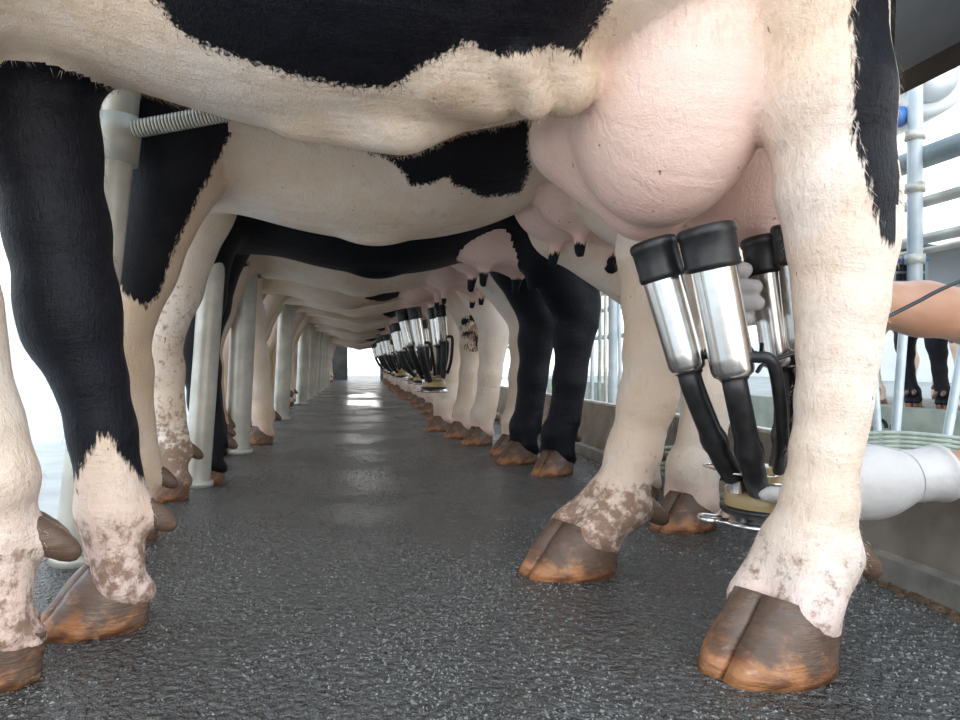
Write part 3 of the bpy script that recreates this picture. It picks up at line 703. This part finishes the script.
# ------------------------------------------------------------------ milking cluster
def cluster():
    o = P(772, 521, 1.13); root = empty('milking_cluster', o)
    L = lambda name, mb, mat, par=root: link(name, mb.mesh(name, o), mat, par)
    cups = [((652, 240, 1.07), (689, 372, 1.06), .033, .0285), ((705, 226, 1.00), (734, 378, 1.0), .0375, .0305), ((765, 236, 1.15), (783, 368, 1.14), .036, .031), ((796, 222, 1.08), (806, 352, 1.1), .034, .029)]
    ends = [(733, 476, 1.10), (758, 490, 1.08), (778, 474, 1.14), (800, 480, 1.12)]
    for i, (t, b, rc, rs) in enumerate(cups):
        t = P(*t); b = P(*b); ax = (b - t).normalized(); n = (b - t).length
        mb = MB(); mb.lathe(t + ax*.05, b, [(0, rs*.99), (.02, rs*1.02), (.05, rs), (.82, rs*.94), (.93, rs*.93), (.97, rs*.86), (1.0, rs*.66), (1.0, 0)], 32)
        cup = L('teat_cup', mb, M['steel'])
        mb = MB(); mb.lathe(t, t + ax*.064, [(0, rc*.45), (0, rc*.85), (.03, rc*.97), (.10, rc*1.04), (.22, rc*1.04), (.26, rc*.99), (.80, rc*.97), (.86, rc*1.0), (.97, rc*.97), (1.0, rs*1.0)], 32)
        L('rubber_mouthpiece', mb, M['rubber'], cup)
        e = P(*ends[i]); mid = b + ax*.06; mid2 = (mid + e)/2 + ax*.01
        pts = spline([b - ax*.006, b + ax*.03, mid2, e], 8); m = len(pts)
        rad = [.0165 if k > 2 else .0195 for k in range(m)]
        rad = [r * (1.18 if .55 < k/m < .62 else 1) for k, r in enumerate(rad)]
        mb = MB(); mb.sweep(pts, rad, 16); L('milk_tube', mb, M['rubber'], cup)
        # short pulse tube beside it
        nip = t + ax*(n*.86) + Vector((rs*.9, -.01, 0)); q = [nip, nip + Vector((.022, -.012, -.012)), (nip + e)/2 + Vector((.03, -.016, -.01)), e + Vector((.028, -.006, .03))]
        mb = MB(); mb.sweep(spline(q, 6), .0085, 10); L('pulse_tube', mb, M['rubber'], cup)
    c = P(768, 490, 1.13); z0 = P(768, 513, 1.13).z; z1 = P(768, 466, 1.13).z
    a = Vector((c.x, c.y, z0)); b = Vector((c.x, c.y, z1))
    mb = MB(); mb.lathe(a, b, [(0, 0), (0, .060), (.12, .064), (.5, .063), (.56, .058), (.62, .046), (.9, .040), (1.0, .030), (1.0, 0)], 32); L('claw_bowl', mb, M['amber'])
    mb = MB(); mb.lathe(a - Vector((0,0,.020)), a + Vector((0,0,.004)), [(0,0),(0,.066),(.15,.078),(.35,.080),(.5,.074),(.55,.070),(1,.068),(1,0)], 32); L('steel_base', mb, M['steel'])
    mb = MB(); mb.lathe(a + Vector((0,0,.002)), a + Vector((0,0,.012)), [(0,.066),(.1,.070),(.9,.070),(1,.064)], 32); L('gasket', mb, M['rubber'])
    lp = [a + Vector((-.07,-.01,-.012)), a + Vector((-.10,-.02,-.008)), a + Vector((-.108,-.005,-.008)), a + Vector((-.10,.012,-.008)), a + Vector((-.07,.01,-.012))]
    mb = MB(); mb.sweep(spline(lp, 6), .006, 10); L('base_loop', mb, M['steel'])
    for dx, zz in ((-.062, .072), (-.018, .058)):
        w = [a + Vector((dx-.025,-.05,zz)), a + Vector((dx,-.058,zz-.002)), a + Vector((dx+.05,-.05,zz-.004)), a + Vector((dx+.055,0,zz)), a + Vector((dx,.05,zz)), a + Vector((dx-.025,.03,zz)), a + Vector((dx-.025,-.05,zz))]
        mb = MB(); mb.sweep(spline(w, 6), .0022, 8); L('wire_loop', mb, M['steel'])
    mb = MB(); k = P(737, 470, 1.10); mb.lathe(k - Vector((0,0,.035)), k + Vector((0,0,.008)), [(0,.014),(.5,.014),(.7,.017),(.9,.016),(1,.008),(1,0)], 16); L('valve_knob', mb, M['steel'])
    q = [a + Vector((.03,.02,.05)), a + Vector((.10,.12,.06)), a + Vector((.22,.32,.12)), a + Vector((.36,.50,.13)), a + Vector((.43,.56,.0)), a + Vector((.45,.58,-.5))]
    mb = MB(); mb.sweep(spline(q, 8), .013, 12); L('milk_hose', mb, M['rubber'])
    return root
cl = cluster()
tag(cl, 'steel and black rubber milking cluster under the nearest udder, held by gloved hands', 'milking machine', 'milking clusters')
for i in (1, 3, 4, 6, 7, 9, 11):
    c = copy_tree(cl); rw = row[i]; base = Vector((rw.location.x, rw.location.y, 0))
    c.location = base + Vector((.50 + rr.uniform(-.03, .03), -.04 + rr.uniform(-.03, .03), .245)); c.rotation_euler = (0, 0, rr.uniform(-.5, .3))
    tag(c, 'milking cluster hanging from the udder of the %s cow of the row' % ords[i], 'milking machine', 'milking clusters')
# the pulsation cable that crosses the upper arm, and the loose cable ends tied to the third cup
mb = MB(); mb.sweep(spline([P(1100, 225, 1.12), P(960, 281, 1.10), P(915, 303, 1.10), P(878, 321, 1.10), P(820, 345, 1.09), P(768, 362, 1.085), P(757, 372, 1.08)], 8), .0032, 8)
cb = link('cable', mb.mesh('cable'), M['rubber'])
mb = MB()
for q in ((750,348),(762,343),(755,352)): mb.sweep([P(760, 362, 1.085), P(q[0], q[1], 1.075)], .003, 6)
link('tie_ends', mb.mesh('tie_ends'), M['rubber'], cb)
tag(cb, 'thin black cable running across the bare forearm to the cups', 'cable')

# ------------------------------------------------------------------ the milker in the pit
def milker():
    o = Vector((1.42, 1.22, -.9))
    W = lambda x, y, z: Vector((x, y, z))
    sh1, el1, wr1 = W(1.36, 1.42, .56), P(985, 318, 1.24), P(800, 292, 1.22)
    sh2, el2, wr2 = W(1.36, 1.02, .52), W(1.22, 1.13, .22), P(930, 474, 1.15)
    pr = [(Ell((1.43, 1.22, .28), (.13, .20, .30)), .05), (Ell((1.40, 1.22, .45), (.12, .21, .15)), .08), (Ell((1.46, 1.22, -.02), (.13, .19, .16)), .1),
          (Cap((1.38, 1.22, .58), (1.35, 1.22, .70), .06, .055), .04), (Ell((1.32, 1.22, .80), (.095, .078, .12)), .03),
          (Ell((1.225, 1.22, .785), (.018, .014, .022)), .015), (Ell((1.33, 1.135, .80), (.02, .012, .03)), .01), (Ell((1.33, 1.305, .80), (.02, .012, .03)), .01),
          (Ell((1.24, 1.22, .715), (.03, .03, .022)), .02)]
    for sy in (-1, 1):
        y = 1.22 + sy*.1
        pr += [(Cap((1.46, y, -.05), (1.44, y, -.45), .095, .065), .05), (Cap((1.44, y, -.45), (1.48, y, -.82), .06, .045), .03), (Cap((1.48, y, -.85), (1.32, y, -.865), .045, .035), .03)]
    for s_, e, w, rw in ((sh1, el1, wr1, .030), (sh2, el2, wr2, .038)):
        m = e.lerp(w, .35)
        pr += [(Ell(s_, (.075, .075, .075)), .05), (Cap(s_, e, .058, .05), .04), (Cap(e, m, .048, .046), .03), (Cap(m, w, .046, rw), .02)]
    pr = [(p, k) for p, k in pr]
    for p, k in pr:
        if isinstance(p, Cap): p.a -= np.array(o); p.b -= np.array(o)
        else: p.c -= np.array(o)
    arms = [(Cap(el1 - o, wr1 - o, .05, .03), 0), (Cap(el2 - o, wr2 - o, .05, .04), 0), (Cap(el1.lerp(sh1, .40) - o, el1 - o, .055, .05), 0), (Cap(el2.lerp(sh2, .40) - o, el2 - o, .055, .05), 0)]
    me, V = field_mesh('person', pr, .011)
    cen = np.array([tuple(p.center) for p in me.polygons]); bare = group_dist(arms, cen) < .03
    root = link('person', me, None); root.location = o
    for m in ('skin', 'shirt', 'apron', 'hair'): me.materials.append(M[m])
    idx = []
    for ip, p in enumerate(me.polygons):
        c = p.center + o
        if c.z > .865 or (c.z > .74 and c.x > 1.37): mi = 3
        elif c.z > .60: mi = 0
        elif bare[ip]: mi = 0
        elif c.z < -.02: mi = 2
        else: mi = 1
        idx.append(mi)
    me.polygons.foreach_set('material_index', idx)
    for sy in (-1, 1):
        e = MB(); ec = Vector((1.236, 1.22 + sy*.032, .815)) - o; e.lathe(ec - Vector((.010,0,0)), ec + Vector((.012,0,0)), [(0,0),(.12,.006),(.35,.010),(.6,.011),(1,.008),(1,0)], 14); ey = link('eye', e.mesh('eye'), M['plastic'], root); e = MB(); e.lathe(ec - Vector((.0112,0,0)), ec - Vector((.004,0,0)), [(0,0),(.1,.003),(.3,.0052),(1,.0058)], 12); link('iris', e.mesh('iris'), M['hair'], ey)
        e = MB(); e.sweep(spline([ec + Vector((-.004, sy*-.016, .020)), ec + Vector((-.008, 0, .026)), ec + Vector((.004, sy*.018, .020))], 4), .0035, 8); link('eyebrow', e.mesh('eyebrow'), M['hair'], root)
    e = MB(); mc = Vector((1.222, 1.22, .738)) - o; e.sweep(spline([mc + Vector((.014,-.022,0)), mc + Vector((-.001,0,.002)), mc + Vector((.014,.022,0))], 5), .0048, 8); link('mouth', e.mesh('mouth'), M['muck'], root)
    # upper hand: palm behind the third cup, four fingers wrapped round its left side, thumb on the right
    g = []
    g += [(Cap(P(812, 293, 1.225), P(785, 292, 1.215), .034, .036), .02), (Ell(P(768, 292, 1.215), (.05, .022, .048)), .02)]
    for y, tx, tz in ((269, 751, 1.105), (286, 761, 1.102), (302, 763, 1.103), (318, 752, 1.108)):
        r = .0135 if y != 318 else .012
        g += [(Cap(P(752, y, 1.212), P(731, y, 1.185), r, r), .006), (Cap(P(731, y, 1.185), P(728, y, 1.135), r, r), .006), (Cap(P(728, y, 1.135), P(tx - 7, y+1, tz), r, r*.92), .006)]
    g += [(Cap(P(790, 284, 1.21), P(808, 272, 1.17), .017, .015), .01), (Cap(P(808, 272, 1.17), P(789, 275, 1.107), .014, .012), .008)]
    me, _ = field_mesh('glove', g, .0032); link('glove', me, M['glove'], root).location = -o
    # lower hand: carries the bowl, index finger along its front
    g = [(Cap(P(912, 476, 1.15), P(885, 479, 1.15), .038, .044), .02), (Ell(P(862, 484, 1.15), (.075, .046, .060)), .03)]
    g += [(Cap(P(840, 490, 1.11), P(808, 497, 1.06), .016, .0145), .015), (Cap(P(808, 497, 1.06), P(767, 494, 1.055), .0145, .0115), .008)]
    for k, (y, Yd) in enumerate(((512, 1.10), (522, 1.13), (520, 1.17))):
        g += [(Cap(P(845, y - 10, Yd + .02), P(812, y + 8, Yd), .0165, .0145), .012), (Cap(P(812, y + 8, Yd), P(772, y + 14 , Yd), .0145, .012), .006)]
    g += [(Cap(P(862, 462, 1.17), P(838, 458, 1.20), .019, .015), .012), (Cap(P(838, 458, 1.20), P(812, 470, 1.21), .015, .012), .006)]
    me, _ = field_mesh('glove', g, .0036); gl = link('glove', me, M['glove'], root); gl.location = -o
    mb = MB(); a, b = P(934, 474, 1.15), P(941, 473, 1.15)
    mb.lathe(P(905, 477, 1.15), b, [(0, .0425), (.25, .0435), (.4, .0425), (.6, .044), (.85, .045), (.88, .0475), (.98, .0475), (1.0, .046), (1.0, .037)], 28); link('cuff', mb.mesh('cuff'), M['glove'], gl)
    return tag(root, 'person in the pit reaching in with bare forearms and white latex gloves', 'person')
milker()

# ------------------------------------------------------------------ equipment over the pit
def pipe(name, pts, r, mat, label, cat, group=None, seg=12):
    b = Vector(pts[0]); mb = MB(); mb.sweep(pts, r, seg); o = link(name, mb.mesh(name, b), mat); o.location = b
    return tag(o, label, cat, group)
# frame post with brackets beside the tail
def frame_post(X, Y, r, h, label, brackets=True):
    root = empty('frame_post', (X, Y, -.9)); mb = MB(); mb.sweep([(0,0,1.42 if brackets else 0),(0,0,h+.9)], r, 14); link('pipe', mb.mesh('pipe'), M['whitepipe'], root)
    if brackets:
        for z in (.72, .95, 1.12, 1.3):
            mb = MB(); mb.lathe((0,0,z+.9), (0,0,z+.93), [(0,r),(0,r*1.32),(1,r*1.32),(1,r)], 14); link('bracket', mb.mesh('bracket'), M['galv'], root)
    return tag(root, label, 'post', 'pit frame posts')
frame_post(1.795, 2.26, .021, 1.6, 'white frame post with clamps standing just right of the tail')
for i, Y in enumerate((3.75, 4.5, 5.3, 6.2)):
    frame_post(1.36 + .02*i, Y, .024, 1.5, ('slim white frame post, nearest of four behind the black hind legs', 'second slim white frame post behind the black hind legs', 'third slim white frame post behind the hind legs', 'farthest slim white frame post behind the hind legs')[i], False)
pipe('beam', [(1.84, 1.2, 1.07), (1.84, 9, 1.07)], .035, M['panel'], 'dark horizontal beam high beside the white frame post', 'beam')
pipe('rail', [(1.86, 1.2, .93), (1.86, 9, .93)], .018, M['galv'], 'grey horizontal rail below the dark beam', 'rail', 'pit rails')
pipe('rail', [(1.90, 1.2, .82), (1.90, 9, .80)], .018, M['galv'], 'second grey horizontal rail, lower', 'rail', 'pit rails')
pipe('rail', [(1.9, 1.2, .60), (1.9, 9, .60)], .02, M['whitepipe'], 'white lower horizontal rail above the forearm', 'rail', 'pit rails')
pipe('upright', [(1.735, 2.30, .55), (1.735, 2.30, .98)], .016, M['bluepipe'], 'blue upright pipe beside the white frame post', 'pipe')
# grey sheet panel
mb = MB(); mb.box((1.98, 1.6, .62), (2.0, 2.55, .79)); r_ = link('sheet_panel', mb.mesh('sheet_panel'), M['sheet'])
mb = MB(); mb.sweep([(1.97,1.6,.79),(1.97,2.55,.79)], .012, 10); link('edge_bar', mb.mesh('edge_bar'), M['galv'], r_)
tag(r_, 'grey sheet panel with a top bar at the right edge', 'panel')
# control box
a = P(893, 284, 2.3); b = P(928, 258, 2.3)
root = empty('control_box', a); mb = MB(); mb.box((0,0,0), (b.x-a.x, .06, b.z-a.z)); link('case', mb.mesh('case'), M['panel'], root)
for k in range(2):
    for j in range(4):
        mb = MB(); x = .01 + j*.024; z = .012 + k*.03; mb.box((x, -.004, z), (x+.019, .002, z+.022)); link('display', mb.mesh('display'), M['screen'], root)
mb = MB(); mb.box((0, -.006, .075), (b.x-a.x, 0, .083)); link('trim', mb.mesh('trim'), M['bluepipe'], root)
tag(root, 'grey green control box with dark displays above the forearm', 'control box')
# big white drum and blue fitting
c = P(934, 96, 2.4); root = empty('drum', c)
mb = MB(); mb.lathe((-.06,-.06,0.03), (.14,.40,.10), [(0,0),(0,.095),(.02,.11),(.06,.115),(.5,.12),(.94,.115),(1,.10),(1,0)], 32); link('shell', mb.mesh('shell'), M['plastic'], root)
mb = MB(); mb.lathe((-.068,-.078,.027), (-.06,-.06,.03), [(0,0),(0,.07),(1,.075),(1,0)], 28); link('end_cap', mb.mesh('end_cap'), M['sheet'], root)
mb = MB(); mb.sweep([(0,.05,.1),(0,.05,.9)], .012, 10); link('hanger', mb.mesh('hanger'), M['galv'], root)
tag(root, 'large white plastic drum hanging at the upper right', 'drum')
c = P(893, 119, 2.3); mb = MB(); mb.lathe(c + Vector((-.05,0,.0)), c + Vector((.06,.0,.01)), [(0,0),(0,.022),(.3,.026),(.35,.034),(.7,.034),(.75,.024),(1,.022),(1,0)], 18)
f_ = link('pipe_fitting', mb.mesh('pipe_fitting'), M['bluepipe']); mb = MB(); mb.lathe(c + Vector((-.09,0,0)), c + Vector((-.05,0,0)), [(0,0),(0,.035),(1,.03),(1,0)], 18); link('coupling', mb.mesh('coupling'), M['panel'], f_)
tag(f_, 'blue pipe fitting beside the black tail', 'fitting')
# hoses looped along the far pit wall and leaning white tubes
mb = MB()
for k in range(5): 
    pts = spline([P(640, 450 + 5*k, 2.2), P(800, 438 + 5*k, 2.2), P(870, 433 + 4.6*k, 2.2), P(920, 434 + 4.4*k, 2.2), P(1000, 443 + 5*k, 2.2)], 8)
    pipe('hose', pts, .0064, M['greyhose'], '%s of the bundle of grey green hoses lying above the lower glove' % ('top hose', 'second hose', 'middle hose', 'fourth hose', 'lowest hose')[k], 'hose', 'bundled hoses')
for k, (x0, y0, x1, y1, Y, r) in enumerate(((868, 345, 880, 440, 2.6, .014), (907, 342, 893, 436, 2.7, .016), (968, 380, 940, 446, 2.7, .016))):
    pipe('brace', [P(x1, y1 + 30, Y), P(x0, y0 - 60, Y + .1)], r, M['whitepipe'], ('white tube leaning beside the near hind leg below the forearm', 'white tube leaning in the middle below the forearm', 'white tube at the right frame edge above the lower glove')[k], 'tube', 'leaning white tubes')
rnd = random.Random(5)
for k in range(7):
    x = 592 + 7*k; pts = spline([P(x, 580, 4.3), P(x, 405, 4.3), P(x + rnd.uniform(-1,1), 360, 4.3), P(x + rnd.uniform(-2,2), 300, 4.4), P(x + rnd.uniform(-1,1), 230, 4.4)], 6)
    pipe('drop_tube', pts, .011, M[('whitepipe','greyhose','galv','whitepipe')[k % 4]], 'drop tube number %s from the left in the tangle behind the black hind legs' % ('one','two','three','four','five','six','seven')[k], 'tube', 'drop tubes')
for k in range(6):
    x = 862 + 18*k; c = P(x, 428, 6.4); pts = [c + Vector((.058*math.cos(a), 0, .075*math.sin(a))) for a in [math.pi*2*j/20 for j in range(19)]]
    pipe('hose_coil', pts, .016, M['rubber'], 'black hose loop hanging on the far pit wall, %s from the left' % ('first','second','third','fourth','fifth','sixth')[k], 'hose', 'hose loops')
